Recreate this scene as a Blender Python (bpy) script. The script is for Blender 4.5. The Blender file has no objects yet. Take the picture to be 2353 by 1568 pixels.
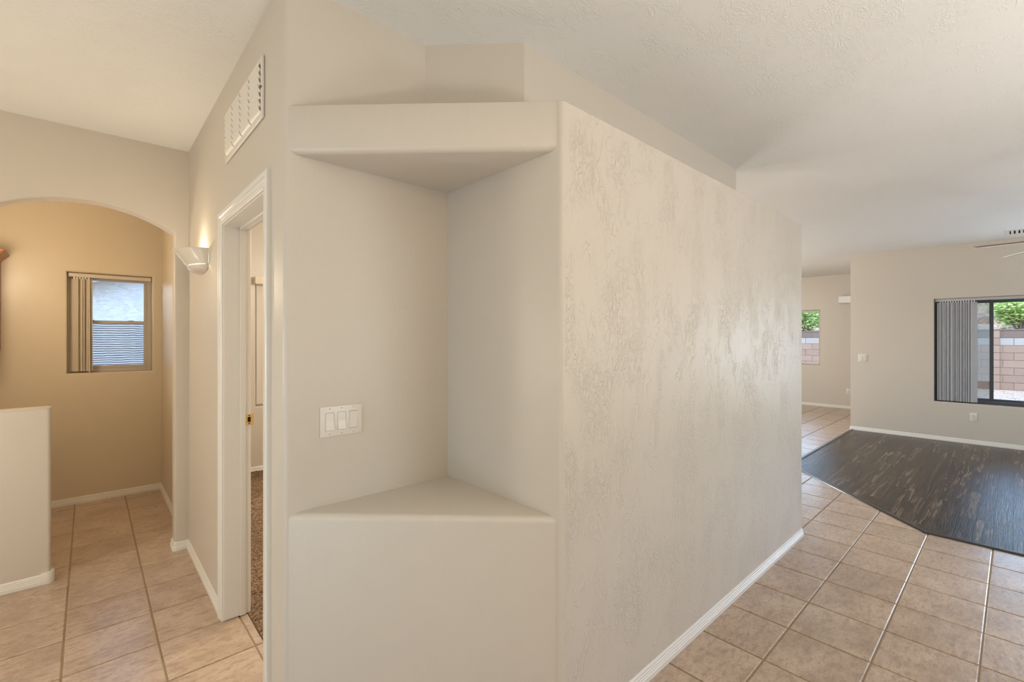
import bpy, bmesh, math, random
from mathutils import Vector, Matrix, noise
random.seed(7)
R = math.radians
sc = bpy.context.scene
COL = sc.collection

# ------------------------------------------------------------------ camera, sky, sun, lights, exposure
F_PX, CX, HY, W, H = 1062.0, 1176.5, 775.0, 2353.0, 1568.0
YAW = math.atan2(2335.0 - CX, F_PX)               # angle from the room's x axis to the view direction
cd = bpy.data.cameras.new('camera'); cam = bpy.data.objects.new('camera', cd); COL.objects.link(cam)
cd.sensor_width = 36.0; cd.sensor_fit = 'HORIZONTAL'; cd.lens = F_PX / W * 36.0
cd.shift_y = -(H / 2 - HY) / W
cd.clip_start = 0.05; cd.clip_end = 200
cam.location = (0, 0, 1.46)
cam.rotation_euler = (R(90), 0, YAW - R(90))
sc.camera = cam

world = bpy.data.worlds.new('sky'); sc.world = world; world.use_nodes = True
wn = world.node_tree; wn.nodes.clear()
wo = wn.nodes.new('ShaderNodeOutputWorld'); wb = wn.nodes.new('ShaderNodeBackground')
sky = wn.nodes.new('ShaderNodeTexSky'); sky.sky_type = 'NISHITA'; sky.sun_disc = False
sky.sun_elevation = R(56); sky.sun_rotation = R(270); sky.air_density = 1.0; sky.dust_density = 1.2
wn.links.new(sky.outputs[0], wb.inputs[0]); wn.links.new(wb.outputs[0], wo.inputs[0])
wb.inputs[1].default_value = 1.25

def lamp(name, kind, loc, power, color, target=None, size=None, size_y=None, spread=None, radius=None):
    l = bpy.data.lights.new(name, kind); l.energy = power; l.color = color
    o = bpy.data.objects.new(name, l); COL.objects.link(o); o.location = loc
    if kind == 'AREA':
        l.shape = 'RECTANGLE' if size_y else 'DISK'; l.size = size
        if size_y: l.size_y = size_y
        if spread: l.spread = R(spread)
    if radius is not None: l.shadow_soft_size = radius
    if target is not None:
        d = Vector(target) - Vector(loc)
        o.rotation_euler = d.to_track_quat('-Z', 'Y').to_euler()
    return o

s = lamp('sun', 'SUN', (0, 0, 20), 0.8, (1.0, 0.95, 0.88)); s.data.angle = R(0.6)
s.rotation_euler = Vector((1.0, -0.02, -1.45)).to_track_quat('-Z', 'Y').to_euler()
DAY = (0.74, 0.87, 1.0); WARM = (1.0, 0.77, 0.53); SOFT = (1.0, 0.84, 0.66)
lamp('living_sheen_panel', 'AREA', (8.86, -1.22, 1.27), 42, (0.66, 0.82, 1.0), (0, -1.22, 2.6), 1.5, 1.38)  # added glowing panel at an unseen window, for wall and floor sheen
lamp('side_fill_panel', 'AREA', (5.95, -3.42, 1.47), 16, (0.88, 0.95, 1.0), (5.95, 0, 3.6), 1.4, 1.1)  # added daylight fill at an unseen, assumed side opening
lamp('front_door_daylight', 'AREA', (-1.52, 0.95, 1.0), 21, (0.56, 0.81, 1.0), (0.5, 0.95, 1.0), 1.0, 1.7)
lamp('entry_fill_panel', 'AREA', (2.5, -2.95, 1.5), 12, (0.92, 0.97, 1.0), (2.5, 0, 3.6), 1.35, 1.15)  # added fill behind the camera, as if through a window
lamp('dining_fill_panel', 'AREA', (7.2, 5.50, 1.4), 80, (0.92, 0.97, 1.0), (7.2, 0, 3.8), 2.6, 1.8)  # added fill hidden behind the partition, brightens the dining room
lamp('bedroom_window_daylight', 'AREA', (2.3, 5.35, 1.45), 40, (1.0, 0.97, 0.93), (2.3, 0, 1.45), 0.9, 1.2)
lamp('living_ceiling_fill', 'AREA', (6.9, -2.9, 1.1), 26, (0.96, 0.98, 1.0), (6.7, -2.5, 3), 0.6)  # added uplight out of view, lifts the living room ceiling
lamp('middle_ceiling_fill', 'AREA', (2.7, -1.7, 1.0), 38, (0.99, 0.98, 0.97), (2.7, -1.6, 3), 0.6)  # added upward disc out of view, brightens the middle of the ceiling
lamp('foyer_ceiling_fill', 'AREA', (0.9, -1.2, 1.0), 32, (1.0, 0.95, 0.88), (0.9, -1.2, 3), 0.45)  # added upward disc behind the camera, lifts the foyer ceiling
lamp('entry_pendant', 'POINT', (-0.45, -1.5, 2.35), 34, (1.0, 0.73, 0.38), radius=0.15)
lamp('dining_wall_fill', 'POINT', (7.0, 5.0, 2.0), 150, (1.0, 0.93, 0.82), radius=0.15)  # added point light out of sight to brighten the dining wall
lamp('bedroom_fill', 'POINT', (2.2, 3.3, 2.2), 85, (1.0, 0.86, 0.68), radius=0.15)  # added point light out of view, brightens the bedroom wall and blind
lamp('hall_fill', 'POINT', (-1.25, 2.95, 1.3), 34, (1.0, 0.90, 0.73), radius=0.15)  # added point light off to the left, fills the hall walls
lamp('alcove_lamp', 'POINT', (-0.55, 4.62, 1.95), 20, (1.0, 0.80, 0.55), radius=0.12)  # warm lamp out of view, set low to light the arch underside

vs = sc.view_settings
vs.view_transform = 'Standard'; vs.look = 'None'; vs.gamma = 1.0; vs.use_curve_mapping = False
vs.exposure = 0.0
cy = sc.cycles
cy.use_denoising = True
cy.max_bounces = 8; cy.diffuse_bounces = 5; cy.glossy_bounces = 3; cy.transmission_bounces = 4; cy.transparent_max_bounces = 10
cy.use_adaptive_sampling = True; cy.adaptive_threshold = 0.02
cy.sample_clamp_indirect = 4.0; cy.caustics_reflective = False; cy.caustics_refractive = False

# ------------------------------------------------------------------ materials
MATS = {}
class N:
    """small helper round a material's node tree"""
    def __init__(self, name):
        self.m = bpy.data.materials.new(name); self.m.use_nodes = True
        self.t = self.m.node_tree; self.t.nodes.clear()
        self.out = self.t.nodes.new('ShaderNodeOutputMaterial')
    def n(self, typ, **kw):
        x = self.t.nodes.new(typ)
        for k, v in kw.items():
            if k in x.inputs: x.inputs[k].default_value = v
            else: setattr(x, k, v)
        return x
    def l(self, a, b): self.t.links.new(a, b)
    def coord(self, scale=(1, 1, 1), rand=False, rot=(0, 0, 0)):
        tc = self.n('ShaderNodeTexCoord'); mp = self.n('ShaderNodeMapping')
        mp.inputs['Scale'].default_value = scale; mp.inputs['Rotation'].default_value = rot
        self.l(tc.outputs['Object'], mp.inputs['Vector'])
        if rand:
            oi = self.n('ShaderNodeObjectInfo'); mu = self.n('ShaderNodeMath', operation='MULTIPLY'); mu.inputs[1].default_value = 57.0
            self.l(oi.outputs['Random'], mu.inputs[0]); cb = self.n('ShaderNodeCombineXYZ')
            for i in range(3): self.l(mu.outputs[0], cb.inputs[i])
            self.l(cb.outputs[0], mp.inputs['Location'])
        return mp.outputs['Vector']
    def noise(self, vec, scale, detail=3.0, rough=0.55, dist=0.0):
        x = self.n('ShaderNodeTexNoise'); x.inputs['Scale'].default_value = scale; x.inputs['Detail'].default_value = detail
        x.inputs['Roughness'].default_value = rough; x.inputs['Distortion'].default_value = dist
        self.l(vec, x.inputs['Vector']); return x.outputs['Fac']
    def ramp(self, fac, stops):
        x = self.n('ShaderNodeValToRGB'); e = x.color_ramp.elements
        while len(e) < len(stops): e.new(0.5)
        for el, (p, c) in zip(e, stops):
            el.position = p; el.color = (c, c, c, 1) if isinstance(c, (int, float)) else (*c, 1)
        self.l(fac, x.inputs['Fac']); return x.outputs['Color']
    def math(self, op, a, b=None):
        x = self.n('ShaderNodeMath', operation=op)
        for i, v in enumerate((a, b)):
            if v is None: continue
            if isinstance(v, (int, float)): x.inputs[i].default_value = v
            else: self.l(v, x.inputs[i])
        return x.outputs[0]
    def mix(self, fac, a, b, mode='MIX'):
        x = self.n('ShaderNodeMix', data_type='RGBA', blend_type=mode)
        for sock, v in ((x.inputs[0], fac), (x.inputs[6], a), (x.inputs[7], b)):
            if isinstance(v, (int, float)): sock.default_value = v
            elif isinstance(v, tuple): sock.default_value = (*v, 1)
            else: self.l(v, sock)
        return x.outputs[2]
    def bsdf(self, color, rough=0.5, spec=0.5, metal=0.0, bump=None, strength=0.3, dist=0.01, **kw):
        b = self.n('ShaderNodeBsdfPrincipled')
        if isinstance(color, tuple): b.inputs['Base Color'].default_value = (*color, 1)
        else: self.l(color, b.inputs['Base Color'])
        if isinstance(rough, (int, float)): b.inputs['Roughness'].default_value = rough
        else: self.l(rough, b.inputs['Roughness'])
        b.inputs['Specular IOR Level'].default_value = spec; b.inputs['Metallic'].default_value = metal
        for k, v in kw.items(): b.inputs[k.replace('_', ' ')].default_value = v
        if bump is not None:
            bp = self.n('ShaderNodeBump'); bp.inputs['Strength'].default_value = strength; bp.inputs['Distance'].default_value = dist
            self.l(bump, bp.inputs['Height']); self.l(bp.outputs[0], b.inputs['Normal'])
        self.l(b.outputs[0], self.out.inputs['Surface']); return b

def plain(name, color, rough=0.5, spec=0.5, metal=0.0, grain=0.0, gscale=60, **kw):
    n = N(name); v = n.coord()
    if grain:
        f = n.noise(v, gscale, 4)
        c = n.mix(f, tuple(max(0, x * (1 - grain)) for x in color), tuple(min(1, x * (1 + grain)) for x in color))
        n.bsdf(c, rough, spec, metal, **kw)
    else: n.bsdf(color, rough, spec, metal, **kw)
    MATS[name] = n.m; return n.m

def plaster(name, color, rough, stretch=(1.6, 1.6, 0.75), amount=1.0, spec=0.5):
    """painted drywall with a hand-trowelled skip texture: thin meandering ridges over smooth areas"""
    n = N(name)
    v = n.coord(stretch)
    a = n.noise(v, 14.0, 2.0, 0.5, 1.3)
    ridge = n.math('SUBTRACT', 1.0, n.math('MULTIPLY', n.math('ABSOLUTE', n.math('SUBTRACT', a, 0.5)), 26.0))
    ridge = n.math('MAXIMUM', ridge, 0.0)
    m2 = n.ramp(n.noise(n.coord((2.3, 2.0, 1.4)), 5.1, 2.0), [(0.45, 0.0), (0.6, 1.0)])
    h = n.math('MULTIPLY', ridge, m2)
    if amount > 0.3:
        b = n.noise(v, 34.0, 2.0, 0.5, 0.8)
        r2 = n.math('MAXIMUM', n.math('SUBTRACT', 1.0, n.math('MULTIPLY', n.math('ABSOLUTE', n.math('SUBTRACT', b, 0.52)), 16.0)), 0.0)
        mask = n.ramp(n.noise(v, 4.3, 2.0), [(0.47, 0.0), (0.62, 1.0)])
        h = n.math('ADD', h, n.math('MULTIPLY', r2, mask))
    fine = n.noise(n.coord(), 160.0, 2.0)
    h = n.math('ADD', h, n.math('MULTIPLY', fine, 0.16))
    c = n.mix(n.noise(n.coord(), 1.3, 1.0), tuple(x * 0.985 for x in color), tuple(min(1, x * 1.015) for x in color))
    n.bsdf(c, rough, spec, bump=h, strength=0.55 * amount, dist=0.004)
    MATS[name] = n.m; return n.m

WALLC = (0.592, 0.543, 0.472)
M_wall = plaster('wall_paint', WALLC, 0.40, spec=0.30)
M_wall_smooth = plaster('wall_paint_smooth', WALLC, 0.40, amount=0.22)
M_alcove_warm = plaster('wall_paint_warm_light', (0.62, 0.54, 0.415), 0.36, amount=0.25)  # wall paint with the alcove's warm light mixed into its colour
M_ceil = plaster('ceiling_paint', (0.78, 0.77, 0.735), 0.75, stretch=(0.8, 1.5, 1), amount=0.6, spec=0.3)
M_trim = plain('white_trim_paint', (0.76, 0.735, 0.685), 0.33, grain=0.02)
M_plate = plain('white_plastic', (0.74, 0.70, 0.64), 0.3)
M_ext = plain('outside_stucco', (0.55, 0.47, 0.40), 0.9, grain=0.08)

def m_tile():
    n = N('ceramic_tile'); v = n.coord(rand=True)
    big = n.noise(v, 5.0, 5.0, 0.6, 0.5); mid = n.noise(n.coord((1.0, 2.2, 1), rand=True), 19.0, 8.0, 0.7, 0.3); fine = n.noise(v, 90.0, 3.0)
    c = n.mix(n.ramp(big, [(0.32, 0.0), (0.68, 1.0)]), (0.42, 0.308, 0.224), (0.61, 0.475, 0.358))
    c = n.mix(n.ramp(mid, [(0.44, 0.0), (0.66, 0.85)]), c, (0.33, 0.228, 0.16))
    c = n.mix(n.ramp(fine, [(0.55, 0.0), (0.75, 0.35)]), c, (0.25, 0.165, 0.11))
    oi = n.n('ShaderNodeObjectInfo')
    c = n.mix(1.0, c, n.ramp(oi.outputs['Random'], [(0.0, 0.90), (1.0, 1.0)]), 'MULTIPLY')
    slate = n.noise(n.coord((1.0, 1.7, 1), rand=True), 28.0, 6.0, 0.62, 0.7)
    h = n.math('ADD', n.math('MULTIPLY', slate, 1.0), n.math('MULTIPLY', big, 0.8))
    r = n.math('ADD', 0.22, n.math('MULTIPLY', mid, 0.14))
    n.bsdf(c, r, 0.5, bump=h, strength=0.30, dist=0.006, Coat_Weight=0.2, Coat_Roughness=0.14)
    MATS['ceramic_tile'] = n.m; return n.m
M_tile = m_tile()
M_grout = plain('grout', (0.30, 0.205, 0.115), 0.85, grain=0.15, gscale=120)

def m_plank():
    n = N('dark_vinyl_plank')
    a = n.noise(n.coord((0.9, 8.0, 1), rand=True), 2.4, 5.0, 0.62, 0.4)            # long streaks of stain
    g = n.noise(n.coord((1.6, 46.0, 1), rand=True), 3.0, 5.0, 0.6, 1.2)            # wood grain
    p = n.noise(n.coord((1.1, 15.0, 1), rand=True), 2.0, 4.0, 0.65, 0.3)           # worn lighter patches
    oi = n.n('ShaderNodeObjectInfo')
    c = n.mix(n.ramp(a, [(0.36, 0.0), (0.62, 1.0)]), (0.007, 0.005, 0.005), (0.085, 0.052, 0.033))
    worn = n.math('MULTIPLY', n.ramp(p, [(0.52, 0.0), (0.60, 1.0)]), n.ramp(oi.outputs['Random'], [(0.25, 0.35), (0.7, 1.0)]))
    c = n.mix(worn, c, (0.20, 0.135, 0.088))
    c = n.mix(n.ramp(g, [(0.48, 0.0), (0.60, 0.75)]), c, (0.012, 0.009, 0.009))
    c = n.mix(1.0, c, n.ramp(oi.outputs['Random'], [(0.0, 0.55), (1.0, 1.0)]), 'MULTIPLY')
    n.bsdf(c, n.math('ADD', 0.19, n.math('MULTIPLY', g, 0.10)), 0.22, bump=g, strength=0.35, dist=0.004)
    MATS['plank'] = n.m; return n.m
M_plank = m_plank()
M_strip = plain('dark_transition', (0.030, 0.027, 0.027), 0.30, grain=0.2)
M_black = plain('dark_gap', (0.012, 0.011, 0.010), 0.9)

def m_carpet():
    n = N('carpet_pile'); v = n.coord()
    f = n.noise(v, 70.0, 3.0, 0.7); b = n.noise(v, 4.0, 2.0)
    c = n.mix(n.ramp(f, [(0.35, 0.0), (0.65, 1.0)]), (0.075, 0.042, 0.022), (0.40, 0.27, 0.165))
    c = n.mix(n.ramp(b, [(0.35, 0.75), (0.65, 1.0)]), (0, 0, 0), c)
    n.bsdf(c, 0.95, 0.1, bump=f, strength=0.9, dist=0.012); MATS['carpet'] = n.m; return n.m
M_carpet = m_carpet()

def m_oak():
    n = N('oak'); g = n.noise(n.coord((14, 14, 1.1)), 5.0, 5.0, 0.6, 0.8)
    c = n.mix(n.ramp(g, [(0.3, 0.0), (0.7, 1.0)]), (0.20, 0.070, 0.020), (0.40, 0.165, 0.052))
    n.bsdf(c, 0.33, 0.5, bump=g, strength=0.12, dist=0.003); MATS['oak'] = n.m; return n.m
M_oak = m_oak()
M_alu = plain('taupe_window_frame', (0.48, 0.44, 0.39), 0.45, grain=0.05)
M_bronze = plain('dark_bronze_frame', (0.050, 0.056, 0.072), 0.38, grain=0.08)
M_tanframe = plain('tan_window_frame', (0.60, 0.50, 0.41), 0.45, grain=0.05)
M_brass = plain('brass', (0.72, 0.50, 0.20), 0.28, metal=1.0, grain=0.05)
M_vent = plain('white_vent_enamel', (0.73, 0.69, 0.63), 0.35)
M_ceramic = plain('ivory_ceramic', (0.70, 0.655, 0.57), 0.24)
M_fanwood = plain('fan_blade_brown', (0.16, 0.075, 0.045), 0.4, grain=0.3, gscale=20)
M_fanwhite = plain('white_fan_enamel', (0.86, 0.85, 0.83), 0.25)

def m_glass():
    n = N('clear_glass')
    t = n.n('ShaderNodeBsdfTransparent'); t.inputs[0].default_value = (0.97, 0.985, 0.98, 1)
    g = n.n('ShaderNodeBsdfGlossy'); g.inputs['Roughness'].default_value = 0.02
    fr = n.n('ShaderNodeFresnel'); fr.inputs[0].default_value = 1.45
    mx = n.n('ShaderNodeMixShader'); n.l(fr.outputs[0], mx.inputs[0]); n.l(t.outputs[0], mx.inputs[1]); n.l(g.outputs[0], mx.inputs[2])
    n.l(mx.outputs[0], n.out.inputs['Surface']); MATS['glass'] = n.m; return n.m
M_glass = m_glass()

def m_screen(name, wavy, dens, color):
    """woven insect screen: fine threads with gaps between them"""
    n = N(name)
    t = n.n('ShaderNodeBsdfTransparent'); d = n.n('ShaderNodeBsdfDiffuse'); d.inputs[0].default_value = (*color, 1)
    mx = n.n('ShaderNodeMixShader'); n.l(t.outputs[0], mx.inputs[1]); n.l(d.outputs[0], mx.inputs[2])
    if wavy:
        v = n.coord((1, 1, 1))
        w = n.n('ShaderNodeTexWave', wave_type='BANDS', bands_direction='Z'); w.inputs['Scale'].default_value = 15.0
        w.inputs['Distortion'].default_value = 2.6; w.inputs['Detail'].default_value = 2.0; w.inputs['Detail Scale'].default_value = 0.75
        n.l(v, w.inputs['Vector'])
        n.l(n.ramp(w.outputs['Fac'], [(0.15, dens - 0.32), (0.85, dens + 0.18)]), mx.inputs[0])  # moire bands of the flat mesh drawn into its density
    else: mx.inputs[0].default_value = dens
    n.l(mx.outputs[0], n.out.inputs['Surface']); return n.m
M_screen_moire = m_screen('window_screen_moire', True, 0.42, (0.20, 0.23, 0.27))
M_screen = m_screen('window_screen', False, 0.38, (0.10, 0.10, 0.10))

def m_blind(name, color, trans=0.45):
    n = N(name); b = n.bsdf(color, 0.5, 0.4)
    d = n.n('ShaderNodeBsdfTranslucent'); d.inputs[0].default_value = (*color, 1)
    mx = n.n('ShaderNodeMixShader'); mx.inputs[0].default_value = trans
    n.l(b.outputs[0], mx.inputs[1]); n.l(d.outputs[0], mx.inputs[2]); n.l(mx.outputs[0], n.out.inputs['Surface']); return n.m
M_blind = m_blind('ivory_vinyl_slat', (0.80, 0.73, 0.62), 0.2)
M_blind_grey = m_blind('grey_vinyl_slat', (0.80, 0.80, 0.82))

M_block = {}
for k, c in (('tan', (0.215, 0.155, 0.121)), ('brown', (0.118, 0.090, 0.077)), ('pale', (0.25, 0.24, 0.23))):
    n = N('block_' + k); v = n.coord(rand=True)
    f = n.noise(v, 40.0, 4.0); oi = n.n('ShaderNodeObjectInfo')
    cc = n.mix(f, tuple(x * 0.88 for x in c), tuple(x * 1.1 for x in c))
    cc = n.mix(1.0, cc, n.ramp(oi.outputs['Random'], [(0.0, 0.88), (1.0, 1.0)]), 'MULTIPLY')
    n.bsdf(cc, 0.92, 0.2, bump=f, strength=0.3, dist=0.006); M_block[k] = n.m
M_mortar = plain('mortar', (0.25, 0.20, 0.185), 0.95, grain=0.1)
M_neigh = plaster('neighbour_stucco', (0.64, 0.665, 0.68), 0.9, stretch=(3.0, 3.0, 8.0), amount=1.0, spec=0.2)
M_fascia = plain('neighbour_fascia', (0.34, 0.29, 0.29), 0.8, grain=0.05)
M_shingle = plain('neighbour_roof', (0.30, 0.22, 0.18), 0.9, grain=0.2)

def m_ground(name, c0, c1, c2, s):
    n = N(name); v = n.coord()
    a = n.noise(v, s, 5.0, 0.7); b = n.noise(v, s * 0.13, 3.0)
    c = n.mix(n.ramp(a, [(0.36, 0.0), (0.62, 1.0)]), c0, c1); c = n.mix(n.ramp(b, [(0.45, 0.0), (0.7, 0.6)]), c, c2)
    n.bsdf(c, 0.95, 0.1, bump=a, strength=0.6, dist=0.03); return n.m
M_gravel = m_ground('pale_gravel', (0.27, 0.22, 0.17), (0.43, 0.37, 0.30), (0.37, 0.31, 0.245), 30.0)
M_hill = m_ground('desert_hillside', (0.19, 0.14, 0.10), (0.46, 0.37, 0.29), (0.33, 0.25, 0.18), 9.0)
M_peb = plain('dark_pebble', (0.20, 0.18, 0.17), 0.8, grain=0.3, gscale=10)
M_rock = plain('hill_rock', (0.33, 0.27, 0.215), 0.9, grain=0.2, gscale=12)
M_twig = plain('dry_twig', (0.34, 0.26, 0.19), 0.9, grain=0.3)
M_bark = plain('dark_bark', (0.10, 0.075, 0.06), 0.9, grain=0.3)
def m_leaf(name, a, b):
    n = N(name); oi = n.n('ShaderNodeTexCoord')
    f = n.noise(n.coord(), 7.0, 3.0, 0.7); c = n.mix(n.ramp(f, [(0.3, 0.0), (0.7, 1.0)]), a, b)
    bs = n.bsdf(c, 0.6, 0.3); d = n.n('ShaderNodeBsdfTranslucent'); n.l(c, d.inputs[0])
    mx = n.n('ShaderNodeMixShader'); mx.inputs[0].default_value = 0.35
    n.l(bs.outputs[0], mx.inputs[1]); n.l(d.outputs[0], mx.inputs[2]); n.l(mx.outputs[0], n.out.inputs['Surface']); return n.m
M_leaf_bright = m_leaf('bright_leaves', (0.22, 0.36, 0.09), (0.54, 0.66, 0.26))
M_leaf_sage = m_leaf('sage_leaves', (0.16, 0.22, 0.11), (0.36, 0.44, 0.26))
M_leaf_mid = m_leaf('mid_green_leaves', (0.19, 0.32, 0.10), (0.44, 0.57, 0.24))

# ------------------------------------------------------------------ geometry helpers
def tag(o, label=None, cat=None, kind=None, group=None):
    if label: o['label'] = label
    if cat: o['category'] = cat
    if kind: o['kind'] = kind
    if group: o['group'] = group
    return o

def obj(name, bm, m, parent=None, smooth=None, loc=None):
    me = bpy.data.meshes.new(name)
    bmesh.ops.recalc_face_normals(bm, faces=bm.faces[:])
    bm.to_mesh(me); bm.free()
    for x in (m if isinstance(m, (list, tuple)) else (m,)): me.materials.append(x)
    if smooth is not None:
        for p in me.polygons: p.use_smooth = True
        me.set_sharp_from_angle(angle=R(smooth))
    o = bpy.data.objects.new(name, me); COL.objects.link(o)
    if loc is not None: o.location = loc
    if parent is not None: o.parent = parent
    return o

def root(name, loc=(0, 0, 0), label=None, cat=None, kind=None, group=None, rotz=0.0):
    o = bpy.data.objects.new(name, None); COL.objects.link(o); o.location = loc; o.rotation_euler = (0, 0, rotz)
    o.empty_display_size = 0.1
    return tag(o, label, cat, kind, group)

def box(bm, x0, x1, y0, y1, z0, z1):
    v = [bm.verts.new(p) for p in ((x0, y0, z0), (x1, y0, z0), (x1, y1, z0), (x0, y1, z0), (x0, y0, z1), (x1, y0, z1), (x1, y1, z1), (x0, y1, z1))]
    for f in ((0, 3, 2, 1), (4, 5, 6, 7), (0, 1, 5, 4), (1, 2, 6, 5), (2, 3, 7, 6), (3, 0, 4, 7)): bm.faces.new([v[i] for i in f])
    return v

def boxm(x0, x1, y0, y1, z0, z1, bev=0.0, seg=2):
    bm = bmesh.new(); box(bm, x0, x1, y0, y1, z0, z1)
    if bev: bmesh.ops.bevel(bm, geom=bm.edges[:], offset=bev, segments=seg, profile=0.5, affect='EDGES')
    return bm

def prism(bm, pts, z0, z1):
    a = [bm.verts.new((x, y, z0)) for x, y in pts]; b = [bm.verts.new((x, y, z1)) for x, y in pts]
    n = len(pts)
    bm.faces.new(a[::-1]); bm.faces.new(b)
    for i in range(n): bm.faces.new((a[i], a[(i + 1) % n], b[(i + 1) % n], b[i]))

def rounded(pts, radii, seg=5):
    """plan polygon with some corners rounded (radii: one per corner, 0 keeps it sharp)"""
    out = []; n = len(pts)
    for i in range(n):
        p = Vector(pts[i]); r = radii[i]
        if not r: out.append(tuple(p)); continue
        a = (Vector(pts[i - 1]) - p).normalized(); b = (Vector(pts[(i + 1) % n]) - p).normalized()
        half = a.angle(b) / 2; t = r / math.tan(half); c = p + (a + b).normalized() * (r / math.sin(half))
        s, e = p + a * t - c, p + b * t - c
        a0 = math.atan2(s.y, s.x); da = (math.atan2(e.y, e.x) - a0 + math.pi) % (2 * math.pi) - math.pi
        for k in range(seg + 1):
            w = a0 + da * k / seg; out.append((c.x + r * math.cos(w), c.y + r * math.sin(w)))
    return out

def wall_grid(axis, c0, c1, u0, u1, z0, z1, holes=(), bev=0.015, side=0):
    """upright slab between the planes axis=c0 and axis=c1, with rectangular openings (u0,u1,z0,z1); the openings' edges on face c<side> are rounded"""
    bm = bmesh.new()
    us = sorted({u0, u1, *[h[0] for h in holes], *[h[1] for h in holes]}); zs = sorted({z0, z1, *[h[2] for h in holes], *[h[3] for h in holes]})
    us = [u for u in us if u0 <= u <= u1]; zs = [z for z in zs if z0 <= z <= z1]
    P = lambda c, u, z: (c, u, z) if axis == 'x' else (u, c, z)
    V = {}
    def v(c, i, j):
        k = (c, i, j)
        if k not in V: V[k] = bm.verts.new(P((c0, c1)[c], us[i], zs[j]))
        return V[k]
    def solid(i, j):
        if i < 0 or j < 0 or i >= len(us) - 1 or j >= len(zs) - 1: return False
        um, zm = (us[i] + us[i + 1]) / 2, (zs[j] + zs[j + 1]) / 2
        return not any(h[0] < um < h[1] and h[2] < zm < h[3] for h in holes)
    ed = []
    for i in range(len(us) - 1):
        for j in range(len(zs) - 1):
            if not solid(i, j): continue
            for c in (0, 1): bm.faces.new((v(c, i, j), v(c, i + 1, j), v(c, i + 1, j + 1), v(c, i, j + 1)))
            for (di, dj, a, b) in ((-1, 0, (i, j), (i, j + 1)), (1, 0, (i + 1, j), (i + 1, j + 1)), (0, -1, (i, j), (i + 1, j)), (0, 1, (i, j + 1), (i + 1, j + 1))):
                if solid(i + di, j + dj): continue
                bm.faces.new((v(0, *a), v(0, *b), v(1, *b), v(1, *a)))
                um, zm = (us[a[0]] + us[b[0]]) / 2, (zs[a[1]] + zs[b[1]]) / 2
                if u0 < um < u1 and z0 < zm < z1: ed.append((a, b))
    bmesh.ops.recalc_face_normals(bm, faces=bm.faces[:])
    if bev and ed:
        es = [bm.edges.get((v(side, *a), v(side, *b))) for a, b in ed]
        bmesh.ops.bevel(bm, geom=[e for e in es if e], offset=bev, segments=4, profile=0.5, affect='EDGES')
    return bm

def sweep(bm, path, profile, side=1, closed_ends=True):
    """profile (out, z) pushed along a plan polyline; out is to the left of travel for side=1, to the right for -1"""
    n = len(path); P = [Vector(p) for p in path]; P = [P[0]] + [b for a, b in zip(P, P[1:]) if (b - a).length > 1e-5]; n = len(P); rings = []
    for i in range(n):
        d0 = (P[i] - P[i - 1]).normalized() if i else None; d1 = (P[i + 1] - P[i]).normalized() if i < n - 1 else None
        if d0 is None: m = Vector((-d1.y, d1.x))
        elif d1 is None: m = Vector((-d0.y, d0.x))
        else:
            n0, n1 = Vector((-d0.y, d0.x)), Vector((-d1.y, d1.x)); m = (n0 + n1).normalized(); m = m / max(0.2, m.dot(n0))
        rings.append([bm.verts.new((P[i].x + m.x * side * o, P[i].y + m.y * side * o, z)) for o, z in profile])
    k = len(profile)
    for i in range(n - 1):
        for j in range(k - 1): bm.faces.new((rings[i][j], rings[i + 1][j], rings[i + 1][j + 1], rings[i][j + 1]))
    if closed_ends:
        bm.faces.new(rings[0]); bm.faces.new(rings[-1][::-1])
    return rings

def tube(bm, pts, r, seg=8, taper=None):
    rings = []
    for i, p in enumerate(pts):
        p = Vector(p); d = (Vector(pts[min(i + 1, len(pts) - 1)]) - Vector(pts[max(i - 1, 0)])).normalized()
        a = d.cross(Vector((0, 0, 1))); a = a.normalized() if a.length > 1e-3 else Vector((1, 0, 0)); b = d.cross(a)
        rr = r if taper is None else r * (1 + (taper - 1) * i / (len(pts) - 1))
        rings.append([bm.verts.new(p + a * rr * math.cos(2 * math.pi * k / seg) + b * rr * math.sin(2 * math.pi * k / seg)) for k in range(seg)])
    for i in range(len(rings) - 1):
        for k in range(seg): bm.faces.new((rings[i][k], rings[i][(k + 1) % seg], rings[i + 1][(k + 1) % seg], rings[i + 1][k]))
    bm.faces.new(rings[0][::-1]); bm.faces.new(rings[-1])

def lathe(bm, prof, seg=24, center=(0, 0)):
    rings = [[bm.verts.new((center[0] + r * math.cos(2 * math.pi * k / seg), center[1] + r * math.sin(2 * math.pi * k / seg), z)) for k in range(seg)] for r, z in prof]
    for i in range(len(rings) - 1):
        for k in range(seg): bm.faces.new((rings[i][k], rings[i][(k + 1) % seg], rings[i + 1][(k + 1) % seg], rings[i + 1][k]))
    bm.faces.new(rings[0][::-1]); bm.faces.new(rings[-1])

def struct(name, bm, m, label, smooth=30, parent=None):
    o = obj(name, bm, m, parent, smooth)
    if parent is None: tag(o, label, None, 'structure')
    return o

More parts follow.
